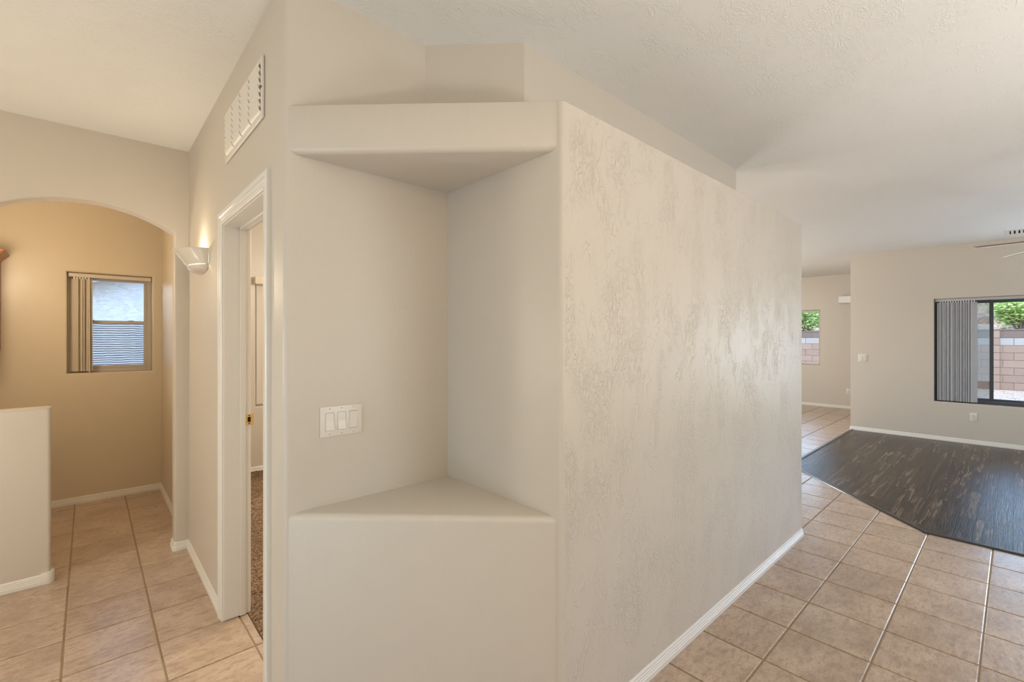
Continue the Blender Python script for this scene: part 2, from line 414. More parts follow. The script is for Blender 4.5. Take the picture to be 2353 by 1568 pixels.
CEIL = 2.745
SHELF = 2.29                       # top of the lower partition and its plant shelf
XH, XH2 = 0.513, 0.635             # hall wall faces
YR, YR2 = 1.064, 1.184             # right-hand partition faces
YN, YN2 = 1.757, 1.877             # niche left wall / upper wall faces
XN, XN2 = 1.212, 1.334             # niche right wall faces
XE = 3.87                          # end of the partition
YA, YA2 = 3.88, 4.00               # arch wall faces
YB, YB2 = 5.56, 5.72               # outside wall faces
XL, XL2 = 8.88, 9.03               # living room window wall faces
YC = 1.769                         # its corner
XD, XD2 = 11.40, 11.55             # dining wall faces
XW, YS, YS2 = -1.60, -3.0, -3.5    # walls behind and beside the camera
DY0, DY1, DZ = 1.972, 2.745, 2.050 # bedroom door opening

# ------------------------------------------------------------------ floor: grout bed, tiles, planks, carpet
floor = struct('floor', boxm(XW, XD2, YS2, YB2, -0.16, -0.004), M_grout, 'tiled floor with brown grout joints')
ELX, ELY, DKY = 4.605, 0.45, 1.745          # dark floor: x > ELX, y < DKY, corner cut at 45 degrees
DARK = [(ELX, YS2), (XL, YS2), (XL, DKY), (ELX + DKY - ELY, DKY), (ELX, ELY)]

def clip(poly, a, b, keep_left=True):
    """part of a convex polygon on one side of the line a-b"""
    out = []; ax, ay = a; dx, dy = b[0] - a[0], b[1] - a[1]; sg = 1 if keep_left else -1
    f = lambda p: sg * (dx * (p[1] - ay) - dy * (p[0] - ax))
    for i in range(len(poly)):
        p, q = poly[i], poly[(i + 1) % len(poly)]; fp, fq = f(p), f(q)
        if fp >= 0: out.append(p)
        if fp * fq < 0:
            t = fp / (fp - fq); out.append((p[0] + (q[0] - p[0]) * t, p[1] + (q[1] - p[1]) * t))
    return out
def area(p): return 0.5 * abs(sum(p[i][0] * p[(i + 1) % len(p)][1] - p[(i + 1) % len(p)][0] * p[i][1] for i in range(len(p)))) if len(p) > 2 else 0
def clip_rect(poly, x0, x1, y0, y1):
    for a, b in (((x0, y0), (x1, y0)), ((x1, y0), (x1, y1)), ((x1, y1), (x0, y1)), ((x0, y1), (x0, y0))):
        poly = clip(poly, a, b)
        if len(poly) < 3: return []
    return poly
def minus_convex(poly, D):
    out = []; rest = poly
    for i in range(len(D)):
        a, b = D[i], D[(i + 1) % len(D)]
        o = clip(rest, a, b, False)
        if area(o) > 2e-4: out.append(o)
        rest = clip(rest, a, b, True)
        if area(rest) < 1e-6: break
    return out
def slab(bm, poly, top, thick, bev):
    """thin piece with a softened upper edge"""
    cx = sum(p[0] for p in poly) / len(poly); cyy = sum(p[1] for p in poly) / len(poly)
    ins = [(p[0] - bev * (1 if p[0] > cx else -1), p[1] - bev * (1 if p[1] > cyy else -1)) for p in poly] if len(poly) == 4 else [(p[0] + (cx - p[0]) * 0.02, p[1] + (cyy - p[1]) * 0.02) for p in poly]
    rings = [[bm.verts.new((x, y, z)) for x, y in pp] for pp, z in ((poly, top - thick), (poly, top - bev * 0.6), (ins, top))]
    n = len(poly)
    for i in range(2):
        for k in range(n): bm.faces.new((rings[i][k], rings[i][(k + 1) % n], rings[i + 1][(k + 1) % n], rings[i + 1][k]))
    bm.faces.new(rings[2])

fwd = Vector((math.cos(YAW), math.sin(YAW))); rgt = Vector((math.sin(YAW), -math.cos(YAW)))
def shown(x, y):
    """rough share of the picture a floor cell has; 0 when out of frame or behind the partition"""
    p = Vector((x, y)); d = p.dot(fwd); l = p.dot(rgt)
    if d < 0.9: return 0
    if abs(l / d) > 1.16 or 1.46 / d > 0.80: return 0
    if x > XH2 and x < XE and y > YR + 0.1: return 0
    if y > 0 and y / max(x, 1e-3) > YR / XE and y / max(x, 1e-3) < 2.3 and x > XH + 0.1 and y > YR: return 0
    return 1.0 / d ** 3
REG = [(XW, XH, YS, YB), (XH, 0.621, DY0 - 0.02, DY1 + 0.02), (XH, XD, YS, YR), (XH, 1.25, YR, YN), (XE, XD, YR, YB)]
PX, PY, TX0, TY0, G = 0.3342, 0.332, -0.0855, 0.1085, 0.0035
cells = []
for i in range(-6, 36):
    for j in range(-11, 18):
        x0, x1 = TX0 + i * PX + G, TX0 + (i + 1) * PX - G; y0, y1 = TY0 + j * PY + G, TY0 + (j + 1) * PY - G
        q = [(x0, y0), (x1, y0), (x1, y1), (x0, y1)]; parts = []
        for rg in REG:
            c = clip_rect(q, *rg)
            if area(c) > 3e-4: parts += minus_convex(c, DARK)
        if not parts: continue
        full = abs(sum(area(p) for p in parts) - (x1 - x0) * (y1 - y0)) < 1e-5
        cxm, cym = (x0 + x1) / 2, (y0 + y1) / 2
        cells.append((shown(cxm, cym), cxm, cym, [q] if full else parts, full))
cells.sort(key=lambda c: -c[0])
bm = bmesh.new(); hw, hh = PX / 2 - G, PY / 2 - G
slab(bm, [(-hw, -hh), (hw, -hh), (hw, hh), (-hw, hh)], 0.0, 0.009, 0.004)
proto = obj('tile', bm, M_tile, floor)
first = True; rest = bmesh.new()
for k, (s_, cxm, cym, polys, full) in enumerate(cells):
    if k < 290 and s_ > 0:
        dz = random.uniform(-0.0006, 0.0006)
        if full:
            t = proto if first else proto.copy()
            if not first: COL.objects.link(t)
            first = False; t.location = (cxm, cym, dz)
        else:
            bm = bmesh.new()
            for p in polys: slab(bm, [(x - cxm, y - cym) for x, y in p], 0.0, 0.009, 0.004)
            t = obj('tile', bm, M_tile, floor, loc=(cxm, cym, dz))
        t.rotation_euler = (random.uniform(-0.0018, 0.0018), random.uniform(-0.0018, 0.0018), 0)
    else:
        for p in polys: slab(rest, p, 0.0, 0.009, 0.004)
o = obj('tile', rest, M_tile, floor); o['kind'] = 'stuff'

# dark vinyl planks, laid along x
PW = 0.101; row = 0; y = DKY - 0.012
bed = obj('plank_bed', (lambda b: (prism(b, DARK, -0.006, -0.0012), b)[1])(bmesh.new()), M_black, floor)
while y - PW > YS2 - PW:
    off = random.uniform(0.05, 0.90); x = ELX - 0.92 + off
    while x < XL:
        q = [(x + 0.0008, y - PW + 0.0004), (x + 0.9196, y - PW + 0.0004), (x + 0.9196, y - 0.0004), (x + 0.0008, y - 0.0004)]
        c = clip_rect(q, ELX, XL, YS2, DKY); c = clip(c, (ELX + DKY - ELY, DKY), (ELX, ELY), True) if len(c) > 2 else []
        if area(c) > 1e-3:
            bm = bmesh.new(); cxm, cym = x + 0.46, y - PW / 2
            pl = [(px - cxm, py - cym) for px, py in c]
            a = [bm.verts.new((px, py, 0.0)) for px, py in pl]; b = [bm.verts.new((px, py, -0.001)) for px, py in pl]
            bm.faces.new(a)
            for i in range(len(a)): bm.faces.new((a[i], a[(i + 1) % len(a)], b[(i + 1) % len(a)], b[i]))
            obj('plank', bm, M_plank, floor, loc=(cxm, cym, 0.002))
        x += 0.92
    y -= PW
bm = bmesh.new()
sweep(bm, [(ELX, YS2), (ELX, ELY), (ELX + DKY - ELY, DKY), (XL, DKY)],
      [(-0.026, -0.002), (-0.022, 0.006), (-0.010, 0.0105), (0.006, 0.0105), (0.018, 0.007), (0.024, -0.002)], 1)
struct('trim_1', bm, M_strip, 'dark rounded transition strip between tile and dark plank floor', 40)

# bedroom carpet
cb = boxm(XH2 + 0.002, XE - 0.125, YN2 + 0.002, YB - 0.002, -0.0035, 0.004); box(cb, 0.6225, XH2 + 0.002, DY0 + 0.022, DY1 - 0.002, -0.0035, 0.004)
carpet = tag(obj('carpet', cb, M_carpet), 'brown shaggy carpet beyond the white door frame', 'carpet')
bm = bmesh.new(); NX, NY = 64, 260; gx0, gx1, gy0, gy1 = 0.624, 1.60, 1.98, YB - 0.005; grid = []
for i in range(NX + 1):
    col = []
    for j in range(NY + 1):
        x = gx0 + (gx1 - gx0) * i / NX; y = gy0 + (gy1 - gy0) * j / NY
        inside = DY0 + 0.022 < y < DY1 - 0.003 or x > XH2 + 0.005
        z = 0.006 + random.uniform(0, 0.010) + 0.004 * noise.noise((x * 9, y * 9, 0))
        if i in (0,): z = 0.001
        if not inside: x = XH2 + 0.005
        col.append(bm.verts.new((x + random.uniform(-0.003, 0.003) * (i > 0), y, z)))
    grid.append(col)
for i in range(NX):
    for j in range(NY): bm.faces.new((grid[i][j], grid[i + 1][j], grid[i + 1][j + 1], grid[i][j + 1]))
o = obj('pile', bm, M_carpet, carpet, 180); o['kind'] = 'stuff'

# ------------------------------------------------------------------ ceiling and walls
struct('ceiling', boxm(XW - 0.15, XD2, YS2 - 0.15, YB2, CEIL, CEIL + 0.14), M_ceil, 'flat off-white hand-trowelled ceiling')

# hall wall with the door, bullnosed where it turns into the niche
bm = bmesh.new()
P = [(XH, DY0), (XH, YN), (XN + 0.06, YN), (XN + 0.06, YN2), (XH2, YN2), (XH2, DY0)]
prism(bm, rounded(P, [0, 0.02, 0, 0, 0, 0]), 0.0, CEIL)
box(bm, XH, XH2, DY0, DY1 + 0.016, DZ, CEIL); box(bm, XH, XH2, DY1 + 0.016, YA2 + 0.05, 0, CEIL)
struct('wall_hall', bm, M_wall_smooth, 'cream hall wall with the bedroom door and the wall lamp')
struct('wall_alcove_right', boxm(XH + 0.004, XH2, YA2, YB, 0, CEIL), M_alcove_warm, 'warm-light tinted right side wall of the alcove beyond the arch')

# set-back upper wall above the plant shelf: along x, a 45 degree piece, along x again
bm = bmesh.new()
prism(bm, [(1.082, YN + 0.010), (1.402, 1.450), (3.66, 1.450), (3.66, 1.57), (1.45, 1.57), (1.15, YN2)], SHELF - 0.02, CEIL)
struct('wall_upper', bm, M_wall_smooth, 'set-back upper wall above the plant shelf')

# partition: niche right wall and long right face
bm = bmesh.new()
prism(bm, rounded([(XN, YN + 0.01), (XN, YR), (XE, YR), (XE, YR2), (XN2, YR2), (XN2, YN + 0.01)], [0, 0.02, 0.012, 0, 0, 0]), 0.0, SHELF - 0.02)
rp = rounded([(XN, YN + 0.02), (XN, YR), (XE, YR), (XE, 1.62), (XN2, 1.62), (XN2, YN + 0.02)], [0, 0.02, 0.012, 0, 0, 0])
a = [bm.verts.new((x, y, SHELF - 0.02)) for x, y in rp]; b = [bm.verts.new((x, y, SHELF - 0.006)) for x, y in rp]
cc = Vector((2.5, 1.5)); c = [bm.verts.new((x + (0.006 if x < XN + 0.03 else -0.006 if x > XE - 0.02 else 0), y + (0.006 if y < YR + 0.03 else 0), SHELF)) for x, y in rp]
n = len(rp)
for r0, r1 in ((a, b), (b, c)):
    for i in range(n): bm.faces.new((r0[i], r0[(i + 1) % n], r1[(i + 1) % n], r1[i]))
bm.faces.new(c); bm.faces.new(a[::-1])
wr = struct('wall_right', bm, (M_wall, M_wall_smooth), 'long cream partition with hand-trowelled texture')
for p in wr.data.polygons: p.material_index = 1 if p.center.x < XN + 0.012 else 0
struct('wall_end', boxm(XE - 0.12, XE - 0.004, YR2, YB, 0, SHELF), M_wall_smooth, 'end wall of the partition')

# the 45 degree niche: lower block with a triangular ledge, header above
def diag_block(z0, z1, round_top):
    bm = bmesh.new()
    fa, fb = Vector((0.5135, 1.7715)), Vector((1.2325, 1.0684))      # the front line
    n = Vector((-(fb - fa).y, (fb - fa).x)).normalized()             # into the wall
    rr = 0.022
    prof = [(0.0, z0)] if round_top else [(0.004, z1), (0.0, z1 - 0.006)]
    if round_top:
        prof += [(rr - rr * math.cos(t * math.pi / 12), z1 - rr + rr * math.sin(t * math.pi / 12)) for t in range(7)]
    else:
        prof += [(rr - rr * math.cos(t * math.pi / 12), z0 + rr - rr * math.sin(t * math.pi / 12)) for t in range(7)]
    cols = []
    for d, z in prof:
        p, q = fa + n * d, fb + n * d
        # slide the ends inside the neighbouring walls
        e = (fb - fa).normalized(); cols.append((bm.verts.new((*(p + e * 0.003), z)), bm.verts.new((*(q - e * 0.003), z))))
    for i in range(len(cols) - 1): bm.faces.new((cols[i][0], cols[i][1], cols[i + 1][1], cols[i + 1][0]))
    zc = z1 if round_top else z0
    back = bm.verts.new((XN + 0.02, YN + 0.02, zc)); bm.faces.new((cols[-1][0], cols[-1][1], back))
    zt = z0 if round_top else z1
    b2 = bm.verts.new((XN + 0.02, YN + 0.02, zt)); bm.faces.new((cols[0][0], cols[0][1], b2))
    bm.faces.new([c[0] for c in cols] + [back, b2]); bm.faces.new([c[1] for c in cols] + [back, b2])
    return bm
struct('wall_niche_base', diag_block(0.0, 0.826, True), M_wall_smooth, 'diagonal wall below the niche with its triangular ledge', 35)
struct('wall_niche_header', diag_block(2.118, SHELF, False), M_wall_smooth, 'diagonal header above the niche', 35)

# arch wall and the half wall standing in the opening
AX, AZ, AR = -0.0117, 1.5304, 0.7765; XL0, XR0 = -0.457, 0.433
bm = bmesh.new()
xs = [XL0 + (XR0 - XL0) * k / 28 for k in range(29)]
az = [AZ + math.sqrt(AR * AR - (x - AX) ** 2) for x in xs]
def arch_face(y):
    V = {}
    def v(x, z):
        k = (round(x, 5), round(z, 5))
        if k not in V: V[k] = bm.verts.new((x, y, z))
        return V[k]
    F = []
    F.append([v(XW, 0), v(XL0, 0), v(XL0, az[0]), v(XL0, CEIL), v(XW, CEIL)])
    F.append([v(XR0, 0), v(XH, 0), v(XH, CEIL), v(XR0, CEIL), v(XR0, az[-1])])
    for k in range(28): F.append([v(xs[k], az[k]), v(xs[k + 1], az[k + 1]), v(xs[k + 1], CEIL), v(xs[k], CEIL)])
    for f in F: bm.faces.new(f)
    loop = [v(XL0, 0)] + [v(x, z) for x, z in zip(xs, az)] + [v(XR0, 0)]
    return loop
l0, l1 = arch_face(YA), arch_face(YA2)
for i in range(len(l0) - 1): bm.faces.new((l0[i], l0[i + 1], l1[i + 1], l1[i]))
bmesh.ops.recalc_face_normals(bm, faces=bm.faces[:])
ee = [bm.edges.get((l[i], l[i + 1])) for l in (l0, l1) for i in range(len(l) - 1)]
bmesh.ops.bevel(bm, geom=ee, offset=0.013, segments=4, profile=0.5, affect='EDGES')
struct('wall_arch', bm, M_wall_smooth, 'cream wall with the arched opening', 35)
bm = bmesh.new()
pp = rounded([(-1.45, 3.885), (-0.166, 3.885), (-0.166, 3.995), (-1.45, 3.995)], [0, 0.016, 0.016, 0])
prism(bm, pp, 0.0, 1.04)
te = [e for e in bm.edges if all(abs(v.co.z - 1.04) < 1e-5 for v in e.verts)]
bmesh.ops.bevel(bm, geom=te, offset=0.014, segments=4, profile=0.5, affect='EDGES')
struct('wall_half', bm, M_wall_smooth, 'cream half wall standing across the left of the arch', 40)

# outside wall behind alcove, bedroom and dining room
struct('wall_north', wall_grid('y', YB, YB2, XH2 - 0.05, XD2, 0, CEIL, [(1.336, 2.90, 0.705, 2.105), (5.9, 8.5, 0.4, 2.1)], 0.016), M_wall_smooth, 'far wall of the bedroom with its window')
struct('wall_alcove_back', wall_grid('y', YB, YB2, XW, XH2 - 0.05, 0, CEIL, [(-0.136, 0.449, 1.142, 2.030)], 0.016), M_alcove_warm, 'warm-light tinted back wall of the alcove with the small window')
struct('wall_alcove_left', boxm(-0.95, -0.83, YA2, YB, 0, CEIL), M_alcove_warm, 'warm-light tinted left side wall of the alcove')
# living room window wall, its return, dining wall
LW = (-0.30, 0.790, 0.548, 2.000)
struct('wall_living', wall_grid('x', XL, XL2, YS2, YC, 0, CEIL, [LW, (-2.05, -0.43, 0.548, 2.0)], 0.016), M_wall_smooth, 'living room wall with the wide window')
struct('wall_return', boxm(XL2, XD2, YC - 0.13, YC - 0.001, 0, CEIL), M_wall_smooth, 'return wall beside the living room corner')
DW = (2.805, 3.95, 0.868, 2.035)
struct('wall_dining', wall_grid('x', XD, XD2, YC - 0.13, YB2, 0, CEIL, [DW], 0.016), M_wall_smooth, 'far dining wall with the narrow window')
# walls beside and behind the camera
struct('wall_foyer_left', boxm(XW - 0.15, XW, YS, YB2, 0, CEIL), M_wall_smooth, 'foyer side wall')
struct('wall_south', wall_grid('y', YS - 0.15, YS, XW, ELX, 0, CEIL, [(1.8, 3.2, 0.9, 2.1)], 0.016, 1), M_wall_smooth, 'entry wall with an added opening for light')
struct('wall_living_right', wall_grid('y', YS2 - 0.15, YS2, ELX, XL2, 0, CEIL, [(5.2, 6.7, 0.9, 2.05)], 0.016, 1), M_wall_smooth, 'side wall of the living room')
struct('wall_living_corner', boxm(ELX - 0.12, ELX, YS2, YS - 0.001, 0, CEIL), M_wall_smooth, 'short corner wall at the entry')

# ------------------------------------------------------------------ baseboards
BB = [(0.0, 0.0), (0.0135, 0.0), (0.0135, 0.021), (0.0108, 0.0235), (0.0108, 0.0305), (0.0086, 0.033), (0.0086, 0.041), (0.0062, 0.0435), (0.0062, 0.051), (0.0030, 0.0575), (0.0, 0.0585)]
def arc(cx, cy_, r, a0, a1, n=5): return [(cx + r * math.cos(R(a0 + (a1 - a0) * k / n)), cy_ + r * math.sin(R(a0 + (a1 - a0) * k / n))) for k in range(n + 1)]
def base(name, path, side, label):
    bm = bmesh.new(); sweep(bm, path, BB, side); return struct(name, bm, M_trim, label, 25)
base('baseboard_hall', [(XH, 2.812), (XH, YA)] + arc(XR0 + 0.013, YA + 0.013, 0.013, 270, 180) + arc(XR0 + 0.013, YA2 - 0.013, 0.013, 180, 90) + [(XH + 0.004, YA2), (XH + 0.004, YB), (-0.83, YB)], 1, 'white moulded baseboard along the hall wall and alcove')
base('baseboard_right', [(XH, 1.905), (XH, 1.775), (1.226, 1.064), (XE - 0.012, YR)] + arc(XE - 0.012, YR + 0.012, 0.012, 270, 360) + [(XE, 1.5)], -1, 'white moulded baseboard along the long partition')
base('baseboard_half', [(-1.45, 3.885)] + [(-0.182, 3.885)] + arc(-0.182, 3.901, 0.016, 270, 360) + arc(-0.182, 3.979, 0.016, 0, 90) + [(-0.45, 3.995)], -1, 'white moulded baseboard round the half wall')
base('baseboard_living', [(XL, YS2 + 0.2), (XL, YC - 0.012)] + arc(XL + 0.012, YC - 0.012, 0.012, 180, 90) + [(XD, YC)], 1, 'white moulded baseboard under the living room window')
base('baseboard_dining', [(XD, YC), (XD, YB)], 1, 'white moulded baseboard of the dining wall')
base('baseboard_bedroom', [(XE - 0.12, YB), (XH2, YB), (XH2, DY1 + 0.06)], -1 if False else 1, 'white moulded baseboard of the bedroom')
# rounded corner caps of the baseboards
def cap(name, path, side, label):
    bm = bmesh.new()
    sweep(bm, path, [(0.0, 0.0), (0.0165, 0.0), (0.0165, 0.060), (0.0145, 0.0645), (0.0, 0.066)], side); return struct(name, bm, M_trim, label, 50)
cap('trim_2', [(-0.205, 3.885)] + arc(-0.182, 3.901, 0.016, 270, 360) + [(-0.166, 3.925)], -1, 'white corner cap of the half wall baseboard')
cap('trim_3', [(XR0 + 0.045, YA)] + arc(XR0 + 0.013, YA + 0.013, 0.013, 270, 180) + [(XR0, YA + 0.04)], -1, 'white corner cap of the arch baseboard')

# ------------------------------------------------------------------ bedroom door frame
door = root('door_1', (XH, DY0, 0), 'white bedroom door frame without a visible leaf', None, 'structure')
def local(o, p=None): o.location = (-p.location.x, -p.location.y, -p.location.z); return o
CAS = [(0.0, 0.0), (0.0, 0.009), (0.004, 0.0115), (0.009, 0.0115), (0.0105, 0.0085), (0.020, 0.0095), (0.0225, 0.0125), (0.029, 0.0135), (0.0305, 0.0110), (0.038, 0.0125), (0.0405, 0.0165), (0.051, 0.0178), (0.059, 0.0178), (0.063, 0.016), (0.065, 0.012), (0.065, 0.0)]   # (across, proud)
REV = 0.006
def casing_side(y, sgn, z1):
    """upright casing whose inner edge is at y, growing towards sgn; mitred on top"""
    bm = bmesh.new(); rr = []
    for z, m in ((0.0, 0), (z1, 1)):
        rr.append([bm.verts.new((XH - pr, y + sgn * ac, z + (ac if m else 0))) for ac, pr in CAS])
    for j in range(len(CAS) - 1): bm.faces.new((rr[0][j], rr[1][j], rr[1][j + 1], rr[0][j + 1]))
    bm.faces.new((rr[0][-1], rr[1][-1], rr[1][0], rr[0][0])); bm.faces.new(rr[0]); bm.faces.new(rr[1][::-1]); return bm
def casing_head(z, y0, y1):
    bm = bmesh.new(); rr = [[bm.verts.new((XH - pr, y + s_ * ac, z + ac)) for ac, pr in CAS] for y, s_ in ((y0, -1), (y1, 1))]
    for j in range(len(CAS) - 1): bm.faces.new((rr[0][j], rr[1][j], rr[1][j + 1], rr[0][j + 1]))
    bm.faces.new((rr[0][-1], rr[1][-1], rr[1][0], rr[0][0])); bm.faces.new(rr[0]); bm.faces.new(rr[1][::-1]); return bm
JT = 0.019
yi0, yi1 = DY0 + JT, DY1 - 0.0 ; zi = DZ - JT
yi1 = DY1
DYO = DY1 + JT
zc = zi + REV
for nm, b in (('casing', casing_side(yi0 - REV, -1, zc)), ('casing', casing_side(yi1 + REV, 1, zc)), ('head_casing', casing_head(zc, yi0 - REV, yi1 + REV))):
    local(obj(nm, b, M_trim, door, 25), door)
X0, X1 = XH - 0.001, XH2 + 0.001
for nm, b in (('jamb', boxm(X0, X1, DY0 + 0.0005, yi0, 0.002, zi, 0.001, 1)), ('jamb', boxm(X0, X1, yi1, yi1 + 0.0155, 0.002, zi + 0.001, 0.001, 1)), ('head_jamb', boxm(X0, X1, DY0 + 0.0005, yi1 + 0.0155, zi, DZ - 0.0005, 0.001, 1)),
              ('door_stop', boxm(0.585, 0.617, yi0, yi0 + 0.011, 0.004, zi, 0.002)), ('door_stop', boxm(0.582, 0.611, yi1 - 0.011, yi1, 0.004, zi, 0.002)), ('head_stop', boxm(0.582, 0.611, yi0, yi1, zi - 0.011, zi, 0.002))):
    local(obj(nm, b, M_trim, door, 25), door)
sp = local(obj('strike_plate', boxm(0.613, 0.648, yi1 - 0.0022, yi1 - 0.0002, 0.995, 1.052, 0.001, 1), M_brass, door), door); sp['label'] = 'brass strike plate'
h = obj('latch_hole', boxm(0.6205, 0.6345, yi1 - 0.0036, yi1 - 0.0018, 1.011, 1.037), M_black, sp)
for z in (1.003, 1.045): obj('screw', boxm(0.6245, 0.6305, yi1 - 0.0034, yi1 - 0.0018, z - 0.003, z + 0.003, 0.001, 1), M_black, sp)

# ------------------------------------------------------------------ windows
def win_root(name, loc, label): return root(name, loc, label, None, 'structure')
def add(parent, name, bm, m, smooth=30, label=None, kind=None):
    o = obj(name, bm, m, parent, smooth); p = parent
    off = Vector((0, 0, 0))
    while p is not None: off -= p.location; p = p.parent
    o.location = off
    if label: o['label'] = label
    if kind: o['kind'] = kind
    return o
def ring(axis, c0, c1, u0, u1, z0, z1, w, bot=None):
    """rectangular frame with members w wide"""
    bm = bmesh.new(); B = (lambda a, b, c, d: box(bm, c0, c1, a, b, c, d)) if axis == 'x' else (lambda a, b, c, d: box(bm, a, b, c0, c1, c, d))
    bot = bot or w
    B(u0, u0 + w, z0, z1); B(u1 - w, u1, z0, z1); B(u0 + w, u1 - w, z1 - w, z1); B(u0 + w, u1 - w, z0, z0 + bot)
    bmesh.ops.bevel(bm, geom=bm.edges[:], offset=0.0025, segments=1, profile=0.5, affect='EDGES'); return bm

# small alcove window: two sashes, the lower behind a screen with drawn moire bands
w1 = win_root('window_1', (0.156, 5.66, 1.142), 'small alcove window with a taupe frame and two panes')
add(w1, 'frame', ring('y', 5.655, 5.715, -0.1359, 0.4489, 1.1421, 2.0299, 0.032), M_alu)
sa = add(w1, 'sash', ring('y', 5.678, 5.698, -0.104, 0.418, 1.585, 2.000, 0.024), M_alu)
sb = add(w1, 'sash', ring('y', 5.660, 5.680, -0.104, 0.418, 1.174, 1.612, 0.026), M_alu)
add(sa, 'pane', boxm(-0.082, 0.396, 5.686, 5.690, 1.607, 1.978), M_glass)
add(sb, 'pane', boxm(-0.080, 0.394, 5.668, 5.672, 1.198, 1.588), M_glass)
for x in (0.02, 0.30): add(sb, 'latch', boxm(x - 0.02, x + 0.02, 5.652, 5.664, 1.604, 1.617, 0.002, 1), M_alu)
add(w1, 'screen', boxm(-0.100, 0.414, 5.704, 5.7045, 1.176, 1.600), M_screen_moire, label='grey insect screen with drawn moire bands over the lower pane')

def vertical_blind(name, label, axis, c, u0, u1, slats, z0, z1, head_h, m_slat, m_head, wand_u=None, width=0.089, face=-1, wand_z=None):
    """head rail with hanging slats; slats = list of (position along the rail, turn in degrees from the rail direction)"""
    mid = (u0 + u1) / 2; t = root(name, (c, mid, z0) if axis == 'x' else (mid, c, z0), label, 'blind')
    P = (lambda u, d, z: (c + d, u, z)) if axis == 'x' else (lambda u, d, z: (u, c + d, z))
    def bx(u_0, u_1, d0, d1, z_0, z_1, bev=0.002):
        a, b = P(u_0, d0, z_0), P(u_1, d1, z_1)
        return boxm(min(a[0], b[0]), max(a[0], b[0]), min(a[1], b[1]), max(a[1], b[1]), z_0, z_1, bev, 1)
    add(t, 'head_rail', bx(u0, u1, -0.020, 0.020, z1 - head_h, z1 - 0.001), m_head)
    for u in (u0 + (u1 - u0) * 0.13, u0 + (u1 - u0) * 0.87):
        add(t, 'bracket', bx(u - 0.010, u + 0.010, 0.020 * face - 0.003, 0.020 * face + 0.003, z1 - 0.016, z1, 0.001), m_head)
    zt = z1 - head_h - 0.016
    for u, turn in slats:
        a = R(turn); bm = bmesh.new(); n = 6; top = []; bot = []
        for sgn in (-1, 1):
            for k in range(n + 1):
                w = (k / n - 0.5) * width; sag = 0.006 * (1 - (2 * k / n - 1) ** 2) + sgn * 0.0007
                uu = u + w * math.cos(a) - sag * math.sin(a); dd = w * math.sin(a) + sag * math.cos(a)
                top.append(bm.verts.new(P(uu, dd, zt))); bot.append(bm.verts.new(P(uu, dd, z0)))
        m_ = n + 1
        for s0 in (0, m_):
            for k in range(n): bm.faces.new((top[s0 + k], top[s0 + k + 1], bot[s0 + k + 1], bot[s0 + k]))
        for k in range(n):
            bm.faces.new((top[k], top[k + 1], top[m_ + k + 1], top[m_ + k])); bm.faces.new((bot[k], bot[k + 1], bot[m_ + k + 1], bot[m_ + k]))
        bm.faces.new((top[0], top[m_], bot[m_], bot[0])); bm.faces.new((top[n], top[2 * n + 1], bot[2 * n + 1], bot[n]))
        sl = add(t, 'slat', bm, m_slat, 60)
        add(sl, 'hook', bx(u - 0.006, u + 0.006, -0.004, 0.004, zt - 0.002, zt + 0.017, 0.001), M_fanwhite)
    if wand_u is not None:
        bm = bmesh.new(); wz = wand_z if wand_z is not None else z0 + 0.15
        tube(bm, [P(wand_u, face * 0.030, z1 - head_h), P(wand_u, face * 0.036, z1 - head_h - 0.05), P(wand_u + 0.001, face * 0.045, wz)], 0.0042, 8)
        add(t, 'wand', bm, M_blind)
    return t
vertical_blind('vertical_blind', 'ivory vertical blind drawn to one side of the small alcove window', 'y', 5.615, -0.130, 0.443,
               [(-0.092 + k * 0.0185, -42 + (k * 37 % 23) - 10) for k in range(6)], 1.158, 2.026, 0.034, M_blind, M_blind, 0.006, face=-1, wand_z=1.115)

# wide living room window
w2 = win_root('window_2', (8.99, 0.245, 0.548), 'wide living room window with dark bronze frame')
add(w2, 'frame', ring('x', 8.965, 9.022, LW[0] + 0.0002, LW[1] - 0.0002, LW[2] + 0.0002, LW[3] - 0.0002, 0.038), M_bronze)
for (a, b, xx) in ((0.205, 0.752, 8.985), (-0.262, 0.245, 9.002)):
    sh = add(w2, 'sash', ring('x', xx - 0.009, xx + 0.009, a, b, LW[2] + 0.040, LW[3] - 0.040, 0.036), M_bronze)
    add(sh, 'pane', boxm(xx - 0.002, xx + 0.002, a + 0.03, b - 0.03, LW[2] + 0.07, LW[3] - 0.07), M_glass)
add(w2, 'screen', boxm(9.0145, 9.015, 0.21, 0.75, LW[2] + 0.040, LW[3] - 0.040), M_screen, label='dark insect screen over the blind side pane')
sl = [(0.728 - k * 0.0262, -52 + [0, 9, -6, 14, 3, -10, 24, -14, 6, 12, -8, 0, 10, 4][k]) for k in range(14)]
vertical_blind('vertical_blind', 'grey vertical blind drawn to one side of the wide living room window', 'x', 8.925, LW[0] + 0.01, LW[1] - 0.008, sl, 0.566, LW[3] - 0.002, 0.036, M_blind_grey, M_blind_grey, None, face=-1)

